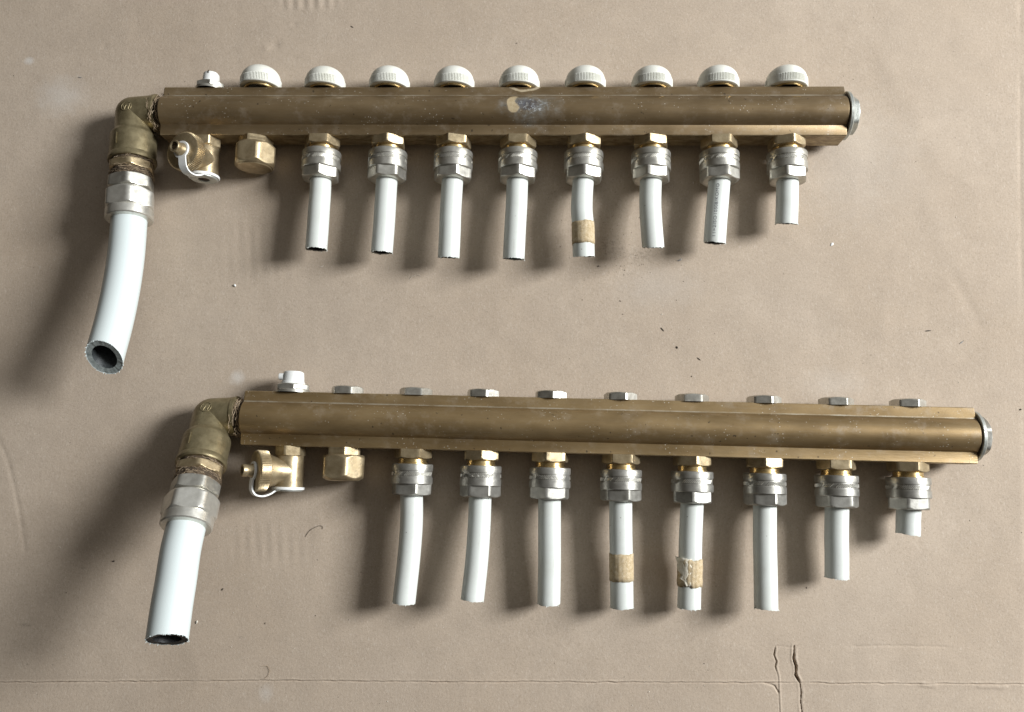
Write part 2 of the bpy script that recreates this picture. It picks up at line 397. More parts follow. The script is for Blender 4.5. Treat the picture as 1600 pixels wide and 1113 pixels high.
for (px, py, r_, h_) in ((430, 70, 4, -.5), (415, 76, 3, .3), (163, 73, 2.5, -.3), (460, 38, 2, -.3), (545, 560, 5, -.15)):
    cx_, cy_ = at(px, py); Z += np.exp(-((X - cx_) ** 2 + (Y - cy_) ** 2) / r_ ** 2) * h_
Z -= 0.25
nx, ny = X.shape
me = bpy.data.meshes.new('cardboard')
V = np.stack([X, Y, Z], -1).reshape(-1, 3) * MM
idx = np.arange(nx * ny).reshape(nx, ny)
Q = np.stack([idx[:-1, :-1], idx[1:, :-1], idx[1:, 1:], idx[:-1, 1:]], -1).reshape(-1, 4)
me.vertices.add(len(V)); me.vertices.foreach_set('co', V.ravel())
me.loops.add(Q.size); me.loops.foreach_set('vertex_index', Q.ravel().astype(np.int32))
me.polygons.add(len(Q)); me.polygons.foreach_set('loop_start', np.arange(0, Q.size, 4, dtype=np.int32))
me.update(calc_edges=True); me.polygons.foreach_set('use_smooth', [True] * len(Q))
t = NT('kraft_cardboard')
c = t.mix(t.ramp(t.noise(6, 4, 0.6, t.raw), (0.3, 0.0), (0.7, 1.0)), (0.450, 0.362, 0.278), (0.508, 0.422, 0.338))
c = t.mix(t.ramp(t.noise(55, 5, 0.7, t.raw), (0.35, 0.0), (0.75, 0.5)), c, (0.385, 0.315, 0.25))
c = t.mix(t.ramp(t.noise(700, 4, 0.8, t.raw), (0.30, 0.36), (0.5, 0.0), (0.72, 0.0)), c, (0.20, 0.15, 0.10))
c = t.mix(t.ramp(t.noise(900, 3, 0.8, t.stretch((1, 0.35, 1), t.raw)), (0.55, 0.0), (0.75, 0.45)), c, (0.68, 0.61, 0.53))
for (px, py, sx, sy, k) in ((45, 95, 5, 4, .5), (95, 150, 26, 20, .28), (370, 590, 7, 7, .4), (415, 1083, 6, 8, .25), (1300, 600, 30, 14, .12), (1330, 250, 60, 60, .12),
                            (1030, 450, 40, 20, .12)):
    cx_, cy_ = at(px, py)
    c = t.mix(t.math('MULTIPLY', t.ramp(t.dist((cx_, cy_, 0), (sx, sy, 90), 1.0, 120), (0.2, 1.0), (1.0, 0.0)), k), c, (0.66, 0.65, 0.63))
for (px, py, sx, sy, k) in ((40, 977, 6, 1.6, .5), (376, 996, 3, 1.2, .5), (955, 385, 14, 10, .35), (1000, 400, 16, 8, .3), (130, 888, 3, 1.2, .4), (820, 980, 60, 14, .10)):
    cx_, cy_ = at(px, py)
    c = t.mix(t.math('MULTIPLY', t.math('MULTIPLY', t.ramp(t.dist((cx_, cy_, 0), (sx, sy, 90), 1.2, 200), (0.3, 1.0), (1.0, 0.0)), k), t.ramp(t.noise(500, 4, .8, t.raw), (0.48, 0.15), (0.6, 1.0))), c, (0.06, 0.055, 0.05))
# paper core shows dark inside the tears
sp = t.n.new('ShaderNodeSeparateXYZ'); t.l(t.raw, sp.inputs[0])
t.put(base=c, rough=0.88, spec=0.25)
t.bump(t.noise(420, 4, 0.7, t.raw), 0.30, 0.0006)
t.bump(t.noise(1500, 3, 0.8, t.raw), 0.35, 0.0003)
me.materials.append(t.m)
put('cardboard_ground', me, kind='structure')

# ------------------------------------------------------------------ manifold frames
AX = 17.5        # height of the bar axis, mm
def frame(L, Rr):
    l = np.mean([at(*p, AX + 10) for p in L], axis=0); r = np.mean([at(*p, AX + 10) for p in Rr], axis=0)
    v = r - l; return l, float(np.hypot(*v)), math.atan2(v[1], v[0])
class Man: pass
def manifold(name, L, Rr, label, barmat):
    m = Man(); l, m.len, m.ang = frame(L, Rr)
    m.o = l; m.ca, m.sa = math.cos(m.ang), math.sin(m.ang)
    m.root = put(name, None, None, (l[0], l[1], 0), (0, 0, m.ang), label, 'manifold', 'floor heating manifolds on the cardboard')
    m.mat = barmat
    return m
def loc(m, px, py, z):
    x, y = at(px, py, z); x -= m.o[0]; y -= m.o[1]
    return Vector((x * m.ca + y * m.sa, -x * m.sa + y * m.ca, z))
T = manifold('pipe_manifold', ((255, 133), (250, 212)), ((1322, 133), (1322, 212)),
             'upper dull brass heating manifold with nine round white knobs along its top edge', 'bar_dull')
B = manifold('pipe_manifold', ((380, 612), (377, 693)), ((1526, 637), (1526, 725)),
             'warm brown brass heating manifold with flat hexagonal plugs instead of knobs, the lower one', 'bar_warm')

# ------------------------------------------------------------------ bar
def build_bar(m):
    hw, fz, hc, rise = 19.4, 9.7, 11.4, 7.5
    Rr = (hc * hc + rise * rise) / (2 * rise); a0 = math.asin(hc / Rr)
    top = [(hw, fz - .5), (hw - .5, fz), (hc + .35, fz), (hc + .05, fz + .12)]
    top += [(Rr * math.sin(a), fz + Rr * math.cos(a) - (Rr - rise)) for a in [a0 - 2 * a0 * i / 26 for i in range(1, 26)]]
    top += [(-hc - .05, fz + .12), (-hc - .35, fz), (-hw + .5, fz), (-hw, fz - .5)]
    top[0] = (hw, fz - 1.7); top[1] = (hw - .5, fz - 1.15); prof_lo = [(hw, fz - .5), (hw - .5, fz)] + top[2:]
    prof = top + [(-y, -z) for y, z in prof_lo]
    b = MB()
    L = m.len
    b.rings([[(x, y * k, AX + z * k) for y, z in prof] for x, k in ((0, .985), (.4, 1), (L - .4, 1), (L, .985))], True, True, True)
    return put('manifold_bar', b.mesh('manifold_bar', m.mat, 22), m.root)
for m in (T, B): m.bar = build_bar(m)

def end_plug(m):
    L = m.len
    g = MB(); g.lathe([(L - .2, 15.5), (L + 1.4, 15.5), (L + 1.4, 9)], (0, 0, AX), 'x')
    b = MB(); b.lathe([(L + 1.2, 9), (L + 1.2, 17.0), (L + 1.6, 17.6), (L + 3.4, 17.6), (L + 4.1, 16.8), (L + 4.3, 10)], (0, 0, AX), 'x', 96)
    p = put('end_plug', b.mesh('end_plug', 'zinc'), m.root)
    put('rubber_gasket', g.mesh('rubber_gasket', 'grime_shade'), p)
    h = MB(); h.hexn(L + 4.0, L + 9.6, 12.6, 14.0, (0, 0, AX), 'x', 0, 1, 0.35, sides=6)
    put('plug_head', h.mesh('plug_head', 'nickel_grey' if m is B else 'zinc'), p)
for m in (T, B): end_plug(m)

# ------------------------------------------------------------------ elbow and the stack below it
def fibres(b, c, rad, half, n, axis, seed, ln=(6, 18), stray=0.25, r0=0.12):
    r = random.Random(seed)
    for k in range(n):
        th = r.uniform(0, 2 * PI); a = r.uniform(-half, half); L_ = r.uniform(*ln); p = []
        R0 = rad + r.uniform(-.2, 1.0); dth = r.choice((-1, 1)) * r.uniform(.5, 1.0); da = r.uniform(-.5, .5); out = r.uniform(0, stray)
        N = 9
        for i in range(N):
            s_ = i / (N - 1) * L_
            t_ = th + dth * s_ / R0; aa = a + da * s_ * .4 + math.sin(i * 1.3 + k) * .4; rr = R0 + out * s_ * (i / N) + math.sin(i * 1.7 + k * 2) * .35
            q = (aa, math.cos(t_) * rr, math.sin(t_) * rr)
            p.append((c[0] + q[0], c[1] + q[1], c[2] + q[2]) if axis == 'x' else (c[0] + q[1], c[1] - q[0], c[2] + q[2]))
        b.tube(p, r0 * r.uniform(.6, 1.3), 4)

def elbow(m, cpx, phi, seed):
    c = loc(m, cpx[0], cpx[1], AX); c.y = 0; c.z = AX; m.corner = c; m.phi = phi
    psi = m.psi = math.radians(5.0 if m is T else 4.0)
    rot = Matrix.Rotation(psi, 4, 'Z') @ Matrix.Rotation(-phi, 4, 'X'); rot = rot.to_euler()
    ra = 14.0
    b = MB()
    Lx = -c.x   # distance to the bar end
    b.lathe([(0, ra), (Lx - 9.5, ra), (Lx - 8.6, ra + .6), (Lx - 6.4, ra + .6), (Lx - 5.8, ra - 1), (Lx - 5.7, 6)], (0, 0, 0), 'x', 72)
    b.lathe([(0, ra), (14.5, ra), (16.5, 14.8), (18.2, 16.2), (19.5, 16.6), (36, 16.7), (37, 17.3), (39.6, 17.5), (40.6, 17.0), (41, 12)], (0, 0, 0), '-y', 72)
    b.sphere((0, 0, 0), ra, 48, 24)
    # casting seam marks
    b.box((-5.0, -27, 16.0), (0.5, 9, 0.8))
    e = put('pipe_elbow', b.mesh('pipe_elbow', 'cast', 30), m.root, c, rot)
    em = MB()
    ec = Vector((0, 0, 0)); er = 3.9
    def surf(x, y):
        h = [math.sqrt(max(0, ra * ra - x * x - y * y))]
        if x >= 0: h.append(math.sqrt(ra * ra - y * y))
        if y <= 0: h.append(math.sqrt(ra * ra - x * x))
        return max(h) + .05
    def S3(x, y, ang=0.0):
        return (x, y, surf(x, y))
    em.tube([S3(er * math.cos(a), er * math.sin(a)) for a in [2 * PI * i / 40 for i in range(41)]], .34, 8)
    wpts = [(-2.9, 2.1), (-1.45, -2.5), (0, 1.5), (1.45, -2.5), (2.9, 2.1)]
    for (p, q) in zip(wpts[:-1], wpts[1:]):
        em.tube([S3(p[0] + (q[0] - p[0]) * i / 6, p[1] + (q[1] - p[1]) * i / 6) for i in range(7)], .32, 8)
    put('cast_emblem', em.mesh('cast_emblem', 'cast', 60), e)
    # thread grime + hemp between elbow and bar
    g = MB(); g.lathe([(-6.2, 9), (-6.2, 12.0), (-3, 12.6), (.1, 13.4), (.1, 9)], (0, 0, 0), 'x', 60,
                      lambda a, r, th: r + .5 * math.sin(th * 23) * math.sin(th * 7))
    put('thread_grime', g.mesh('thread_grime', 'grime_shade'), m.root, (0, 0, AX))
    fb = MB(); fibres(fb, (-4.2, 0, 0), 13.4, 3.6, 80, 'x', seed, (5, 17), .22, .16)
    put('sealing_hemp', fb.mesh('sealing_hemp', 'hemp', 60), m.root, (0, 0, AX))
    # brass lock nut
    h = MB(); h.hexn(42.0, 49.0, 14.9, 16.6, (0, 0, 0), '-y', 1, 1, .35, bore=9)
    put('brass_nut', h.mesh('brass_nut', 'brass'), m.root, c, rot)
    g = MB()
    g.lathe([(40.5, 9), (40.5, 15.0), (42.3, 15.0), (42.3, 9)], (0, 0, 0), '-y', 60, lambda a, r, th: r + .3 * math.sin(th * 17))
    g.lathe([(48.7, 9), (48.7, 14.0), (50, 14.8), (52, 14.9), (54.4, 14.2), (54.4, 9)], (0, 0, 0), '-y', 80,
            lambda a, r, th: r + .55 * math.sin(th * 19 + a * 2) * math.sin(th * 5 + a))
    put('dirty_thread', g.mesh('dirty_thread', 'grime_shade', 60), m.root, c, rot)
    fb = MB(); fibres(fb, (0, -51.5, 0), 14.6, 2.8, 95, 'y', seed + 5, (4, 13), .22); fibres(fb, (0, -42, 0), 15.6, 1.2, 26, 'y', seed + 6, (4, 12), .15)
    put('sealing_hemp', fb.mesh('sealing_hemp', 'hemp', 60), m.root, c, rot)
    # nickel adapter hex
    h = MB(); h.hexn(54.2, 64.2, 14.9, 16.7, (0, 0, 0), '-y', 1, 1, .18 + phi, bore=9)
    h.lathe([(64, 9), (64, 14), (66, 14), (66, 9)], (0, 0, 0), '-y')
    put('adapter_nut', h.mesh('adapter_nut', 'nickel'), m.root, c, rot)
    h = MB(); h.hexn(65.4, 80.6, 16.3, 18.1, (0, 0, 0), '-y', 1, 1, .30 + phi, slope=1.5)
    h.lathe([(80.0, 12.6), (80.1, 16.3), (80.7, 16.9), (86.6, 16.9), (87.4, 16.2), (87.8, 12.3), (84, 12.3)], (0, 0, 0), '-y', 80)
    put('compression_nut', h.mesh('compression_nut', 'nickel_bright'), m.root, c, rot)
elbow(T, (211, 182), math.radians(6), 3)
elbow(B, (332, 654), math.radians(29), 8)

# ------------------------------------------------------------------ pipes
def catmull(P, per=10):
    P = [Vector(p) for p in P]; P = [P[0] * 2 - P[1]] + P + [P[-1] * 2 - P[-2]]; out = []
    for i in range(1, len(P) - 2):
        a, b, c, d_ = P[i - 1:i + 3]
        for k in range(per):
            t_ = k / per
            out.append(.5 * ((2 * b) + (c - a) * t_ + (2 * a - 5 * b + 4 * c - d_) * t_ * t_ + (3 * b - a - 3 * c + d_) * t_ ** 3))
    out.append(P[-2]); return out
def pframe(P, i):
    t_ = (P[min(i + 1, len(P) - 1)] - P[max(i - 1, 0)]).normalized()
    a = t_.cross(Vector((0, 0, 1))).normalized()          # points roughly to -X for a pipe running along -Y
    b = a.cross(t_).normalized()
    return t_, a, b
def pipe(m, pts, rad, wall, seed, mats=('pipe', 'bore', 'bore'), cut=(0, 0), dent=None, label=None, rough=.35, n=56):
    """outer skin + cut end and bore; cut = how far the end plane leans along the two cross axes"""
    r = random.Random(seed); P = catmull(pts, 10); N = len(P)
    cl = [0.0] * N
    for i in range(N - 2, -1, -1): cl[i] = cl[i + 1] + (P[i + 1] - P[i]).length
    ct = math.hypot(*cut) * 2.2 + 1e-6
    def ring(i, rr, extra=0.0, jag=0.0, jg=None):
        t_, a, b = pframe(P, i); out = []
        for j in range(n):
            th = 2 * PI * j / n; ca, sa = math.cos(th), math.sin(th)
            q = rr
            if dent:
                for (di, dth, dd, dw) in dent:
                    dd_ = math.exp(-((i / (N - 1) - di) / dw) ** 2) * math.exp(-(((th - dth + PI) % (2 * PI) - PI) / .8) ** 2)
                    q -= dd * dd_
            s_ = extra + (cut[0] * ca + cut[1] * sa) * (rr / rad) * max(0, 1 - cl[i] / ct) + (jg[j] * jag if jg else 0)
            out.append(P[i] + (a * ca + b * sa) * q + t_ * s_)
        return out
    jg = []; v = 0
    ph = [r.uniform(0, 6.28) for _ in range(6)]
    for j in range(n):
        th = 2 * PI * j / n
        jg.append(sum(math.sin(th * k + ph[i]) * a_ for i, (k, a_) in enumerate(((2, .5), (5, .35), (9, .3), (14, .3), (22, .25)))) + r.uniform(-.35, .35))
    b = MB()
    rr = [ring(i, rad) for i in range(N - 1)] + [ring(N - 1, rad, -.5, rough * .6, jg), ring(N - 1, rad - .1, 0.0, rough, jg), ring(N - 1, rad - .55, -.1, rough, jg)]
    b.rings(rr, True)
    # burrs left by the saw
    t_, a, bb = pframe(P, N - 1)
    for k in range(7 if rad < 10 else 26):
        th = r.uniform(0, 2 * PI); base = P[-1] + (a * math.cos(th) + bb * math.sin(th)) * (rad - .15) + t_ * (cut[0] * math.cos(th) + cut[1] * math.sin(th))
        ln = r.uniform(.4, 1.3)
        q = [base - t_ * .3, base + t_ * ln * .4 + (a * math.cos(th) + bb * math.sin(th)) * r.uniform(0, .5), base + t_ * ln * .6 + (a * math.cos(th + .3) + bb * math.sin(th + .3)) * r.uniform(.2, 1.0)]
        b.tube(q, [.28, .2, .08], 5)
    o = put('outlet_pipe' if rad < 10 else 'main_pipe', b.mesh('pipe', mats[0], 40), m.root, label=label)
    b2 = MB(); jg2 = [x * .5 + r.uniform(-.2, .2) for x in jg]
    b2.rings([ring(N - 1, rad - .5, -.15, rough, jg), ring(N - 1, rad - wall * .7, -.35, rough * .5, jg2), ring(N - 1, rad - wall, -.5, rough * .6, jg2)], True)
    b2.cur = 1
    b2.rings([ring(N - 1, rad - wall, -.5, rough * .6, jg2)] + [ring(i, rad - wall) for i in range(N - 2, max(0, N - 16), -1)], True, False, True)
    put('pipe_bore', b2.mesh('pipe_bore', [mats[1], mats[2]], 40), o)
    o_ = Man(); o_.o = o; o_.P = P; o_.r = rad; return o_
def sleeve(p, i0, i1, dr, name, mat, th0=0, th1=2 * PI, seed=0, wr=.12, n=64, edge=.4, label=None, k=6):
    """tape wrapped on a pipe between path fractions i0..i1"""
    r = random.Random(seed); P = p.P; N = len(P) - 1; b = MB(); rs = []
    ph = [r.uniform(0, 6.28) for _ in range(8)]
    for u in range(k + 1):
        f = (i0 + (i1 - i0) * u / k) * N; i = int(f); g = f - i; ring = []
        for j in range(n + 1):
            th = th0 + (th1 - th0) * j / n
            e_ = 0
            if u in (0, k): e_ = edge * (math.sin(th * 5 + ph[0]) * .5 + math.sin(th * 13 + ph[1]) * .3 + r.uniform(-.2, .2))
            t_, a, bb = pframe(P, i); q = P[i].lerp(P[min(i + 1, N)], g)
            rr = p.r + dr + wr * (math.sin(th * 7 + u * 1.1 + ph[2]) * math.sin(th * 11 - u + ph[3])) + wr
            ring.append(q + (a * math.cos(th) + bb * math.sin(th)) * rr + t_ * e_)
        rs.append(ring)
    b.rings(rs, False)
    me_ = b.mesh(name, mat, 50); o = put(name, me_, p.o, label=label)
    md = o.modifiers.new('thick', 'SOLIDIFY'); md.thickness = .12 * MM; md.offset = 1
    return o

def fit_loc(m, px, py):
    v = loc(m, px, py, AX); return v.x

# shared fitting meshes -------------------------------------------------------
def nipple_mesh(rot):
    b = MB(); b.hexn(19.2, 26.0, 12.0, 13.6, (0, 0, 0), '-y', 0, 1, rot)
    return b.mesh('brass_nipple', 'brass')
def collar_mesh():
    b = MB(); b.lathe([(25.5, 7), (25.5, 9.9), (28.6, 9.9), (28.9, 10.6), (29.6, 10.7), (30.0, 10.2), (30.4, 8)], (0, 0, 0), '-y', 64)
    return b.mesh('brass_collar', 'gold')
def union_mesh():
    b = MB()
    b.lathe([(29.9, 10.8), (29.6, 13.8), (29.9, 14.4), (30.4, 14.6), (34.3, 14.6), (34.4, 14.0), (38.8, 14.0), (38.9, 14.65), (43.3, 14.65), (43.8, 14.3), (43.9, 9)], (0, 0, 0), '-y', 80)
    return b
def union_nut_mesh(rot, mat):
    b = union_mesh(); b.hexn(43.7, 51.6, 12.9, 14.5, (0, 0, 0), '-y', 0, 1, rot, bore=8.1)
    return b.mesh('union_nut', [mat])
def stamp_mesh(seed):
    """band of small slanted raised strokes running round the ring"""
    r = random.Random(seed); b = MB()
    for (a0, n_) in ((30, 17), (133, 5), (165, 9), (215, 17), (320, 5)):
        for k in range(n_):
            th = math.radians(a0 + k * 5.4); h_ = 1.25 * r.uniform(.75, 1)
            p = [(math.cos(th + q * .085) * 14.25, -36.6 - q * h_, math.sin(th + q * .085) * 14.25) for q in (-1, 0, 1)]
            b.tube(p, .29, 5)
            if k % 3 == 1:
                b.tube([(math.cos(th + q) * 14.1, -36.6 - r.choice((-1, 0, 1)) * .9, math.sin(th + q) * 14.1) for q in (0, .07)], .2, 5)
    return b.mesh('stamped_marks', 'nickel_bright', 60)
STAMP = stamp_mesh(2); COLLAR = collar_mesh()
NIP = [nipple_mesh(q) for q in (.1, .5, .85)]
UNT = [union_nut_mesh(q, 'nickel') for q in (.15, .55, .9)]
UNB = [union_nut_mesh(q, 'nickel_grey') for q in (.35, .05, .75)]
def fitting(m, x, i, un):
    n_ = put('brass_nipple', NIP[(i * 2 + 1) % 3], m.root, (x, 0, AX), (0, .12 * math.sin(i * 3.1), 0), group='brass nipples under the outlets')
    put('brass_collar', COLLAR, n_)
    u = put('union_nut', un[(i * 5) % 3], m.root, (x, 0, AX), (0, .25 * math.sin(i * 5.3), 0), group='nickel union nuts')
    put('stamped_marks', STAMP, u, (0, 0, 0), (0, .3 * math.cos(i * 2.3), 0))

# (fitting px x, px y), pipe centreline pixels (x, y, z), cut, dents
A2 = AX
tops = [
    (502, 256, [(500, 285, A2), (499, 315, 19), (497, 350, 20), (494, 390, 21)], (0, 1.0)),
    (605.5, 256, [(603, 285, A2), (602, 320, 18), (600, 352, 19), (596.5, 395, 20)], (0, 1.2)),
    (708, 256, [(704.5, 287, A2), (704, 330, 18), (703, 360, 19), (701, 403, 19)], (0, 1.6)),
    (809, 257, [(806, 287, A2), (807, 320, 19), (805, 355, 20), (802.5, 405, 20)], (0, 1.2)),
    (912, 257, [(909.5, 287, A2), (909, 325, 21), (911, 355, 21), (912, 401, 20)], (0, 1.6)),
    (1017, 258, [(1016, 287, A2), (1016, 320, 21), (1018, 355, 23), (1020.5, 387, 24)], (-.4, 2.6)),
    (1124, 260, [(1122, 288, A2), (1121, 320, 18), (1118.5, 350, 19), (1116.5, 380, 19)], (0, 1.4)),
    (1230, 261, [(1230.5, 290, A2), (1230, 310, 18), (1229.5, 330, 18), (1228.7, 350, 18)], (.4, 2.2)),
]
bots = [
    (644, 746, [(643, 772, A2), (643, 815, 18), (639, 870, 18.5), (631, 942, 19)], (0, .6)),
    (751, 750, [(750, 776, A2), (749, 815, 19), (745, 875, 22), (738, 938, 25)], (0, .8)),
    (859, 754, [(858.5, 780, A2), (858.5, 830, 17), (858.5, 885, 15.5), (857.5, 943, 14)], (0, .6)),
    (970, 759, [(969, 785, A2), (970, 830, 17), (971, 885, 16), (971.7, 949, 15)], (0, .4)),
    (1081.5, 764, [(1080, 790, A2), (1079, 840, 17), (1078, 890, 16), (1076.5, 950, 15.5)], (0, .4)),
    (1195, 768, [(1194, 795, A2), (1195, 840, 18), (1196, 890, 19), (1197, 952, 21)], (0, .3)),
    (1307.5, 772, [(1306.6, 800, A2), (1307, 835, 17), (1307.5, 870, 16.5), (1307.5, 903, 16)], (0, .4)),
    (1420, 776, [(1419, 800, A2), (1419, 812, 17), (1419, 824, 17), (1418.5, 835, 17)], (0, .4)),
]
PT, PB = [], []
for m, lst, out, un in ((T, tops, PT, UNT), (B, bots, PB, UNB)):
    for i, (fx, fy, pts, cut) in enumerate(lst):
        x = fit_loc(m, fx, fy); fitting(m, x, i, un)
        Pl = [Vector((x, -40, AX)), Vector((x, -48, AX))] + [loc(m, *p) for p in pts[1:]]
        dents = None
        if m is T and i == 4: dents = [(.35, 2.6, .5, .12)]
        if m is T and i == 0: dents = [(.4, 0.4, .5, .12), (.42, 2.8, -.4, .1)]
        out.append(pipe(m, Pl, 8.0, 2.1, 100 + i + (50 if m is B else 0), cut=cut, dent=dents))

# big pipes: rise off the cardboard towards their sawn ends
def big(m, pts, cut, seed, mats, rough):
    c = m.corner; dr = Vector((math.sin(m.psi) * math.cos(m.phi), -math.cos(m.psi) * math.cos(m.phi), math.sin(m.phi)))
    Pl = [c + dr * 80, c + dr * 89] + [loc(m, *p) for p in pts]
    return pipe(m, Pl, 12.6, 4.1, seed, mats, cut, None, None, rough, 96)
bigT = big(T, [(197, 400, 34), (189.5, 450, 41), (178.5, 502, 49), (163, 559, 58)], (0, -6.8), 301, ('pipe_big', 'cutgrey', 'inner_shade'), .3)
bigB = big(B, [(282, 862, 68), (275, 908, 76), (268, 950, 83), (261, 1000, 90)], (.5, -.6), 302, ('pipe_big', 'bore', 'bore'), .35)

# masking tape
sleeve(PT[4], .70, .905, .12, 'masking_tape', 'tape', seed=4, label='brown masking tape band near the pipe end')
sleeve(PB[3], .66, .84, .12, 'masking_tape', 'tape', seed=5, wr=.16, label='plain brown masking tape band')
tp = sleeve(PB[4], .665, .86, .12, 'masking_tape', 'tape', seed=6, wr=.35, edge=.9, label='crumpled torn masking tape band')
def torn(p):
    r = random.Random(5); b = MB(); P = p.P; N = len(P) - 1; rs = []
    for u in range(9):
        f = .655 + .20 * u / 8; i = int(f * N); g = f * N - i; t_, a, bb = pframe(P, i); q = P[i].lerp(P[i + 1], g); ring = []
        w0 = 1.62 + .2 * math.sin(u * 1.4); w1 = 3.25 - .14 * u + .22 * math.sin(u * 2.3)
        if w1 < w0 + .15: w1 = w0 + .15
        for j in range(13):
            th = w0 + (w1 - w0) * j / 12 + (0)
            lift = .5 + 1.6 * (j / 12) ** 1.5 * (1 - u / 11) + r.uniform(-.25, .25)
            th_ = PI - th if False else th
            ring.append(q + (a * -math.cos(th_) * -1 * -1 + bb * math.sin(th_)) * (p.r + lift) + t_ * r.uniform(-.4, .4))
        rs.append(ring)
    b.rings(rs, False)
    o = put('torn_paper', b.mesh('torn_paper', 'torn', 30), p.o)
    md = o.modifiers.new('thick', 'SOLIDIFY'); md.thickness = .15 * MM
torn(PB[4])

# printed text running up the seventh pipe of the upper manifold
def print_on(p, text, f0, f1, th, size, name='pipe_print', mirror=1):
    cu = bpy.data.curves.new('t', 'FONT'); cu.body = text; cu.size = size; cu.space_character = 1.1
    ob = bpy.data.objects.new('t', cu); COL.objects.link(ob); bpy.context.view_layer.update()
    dg = bpy.context.evaluated_depsgraph_get(); me0 = bpy.data.meshes.new_from_object(ob.evaluated_get(dg))
    bpy.data.objects.remove(ob)
    vs = np.array([v.co[:] for v in me0.vertices]); fs = [list(q.vertices) for q in me0.polygons]
    vs[:, 0] -= vs[:, 0].min(); W_ = vs[:, 0].max(); hmid = vs[:, 1].max() / 2
    P = p.P; N = len(P) - 1; out = []
    cum = np.concatenate([[0], np.cumsum([(P[i + 1] - P[i]).length for i in range(N)])])
    for x, y, _ in vs:
        f = float(np.interp((f1 + (f0 - f1) * x / W_) * cum[-1], cum, np.arange(N + 1))); i = min(int(f), N - 1); g = f - i; t_, a, bb = pframe(P, i); q = P[i].lerp(P[i + 1], g)
        # text reads upwards (towards the bar); its top faces left
        ang = th + (y - hmid) / p.r * mirror
        out.append(q + (a * math.cos(ang) + bb * math.sin(ang)) * (p.r + .13))
    b = MB(); b.add(out, fs)
    return put(name, b.mesh(name, 'ink', 60, False), p.o)
# a points to -X, so an angle just under 90 deg leans left; y grows to the left of the pipe

print_on(PT[6], '11>2ISO10508/KOMO', .27, .95, math.radians(74), 3.2, mirror=-1)
mk = MB()                       # faint dotted print on the sixth lower pipe
pp = PB[5]
for k in range(46):
    f = (.10 + .86 * k / 45) * (len(pp.P) - 1); i = int(f); t_, a, bb = pframe(pp.P, i); q = pp.P[i].lerp(pp.P[min(i + 1, len(pp.P) - 1)], f - i)
    if k % 7 == 5: continue
    for dth in ((0, .07) if k % 3 else (.03,)):
        th = math.radians(160) + dth * (1 + .3 * math.sin(k)); n_ = a * math.cos(th) + bb * math.sin(th)
        s_ = a * -math.sin(th) + bb * math.cos(th); c_ = q + n_ * (pp.r + .04); h1, h2 = .22, .13
        mk.add([c_ + s_ * h2 + t_ * h1, c_ - s_ * h2 + t_ * h1, c_ - s_ * h2 - t_ * h1, c_ + s_ * h2 - t_ * h1], [[0, 1, 2, 3]])
put('pipe_print', mk.mesh('pipe_print', 'ink', 60, False), pp.o)

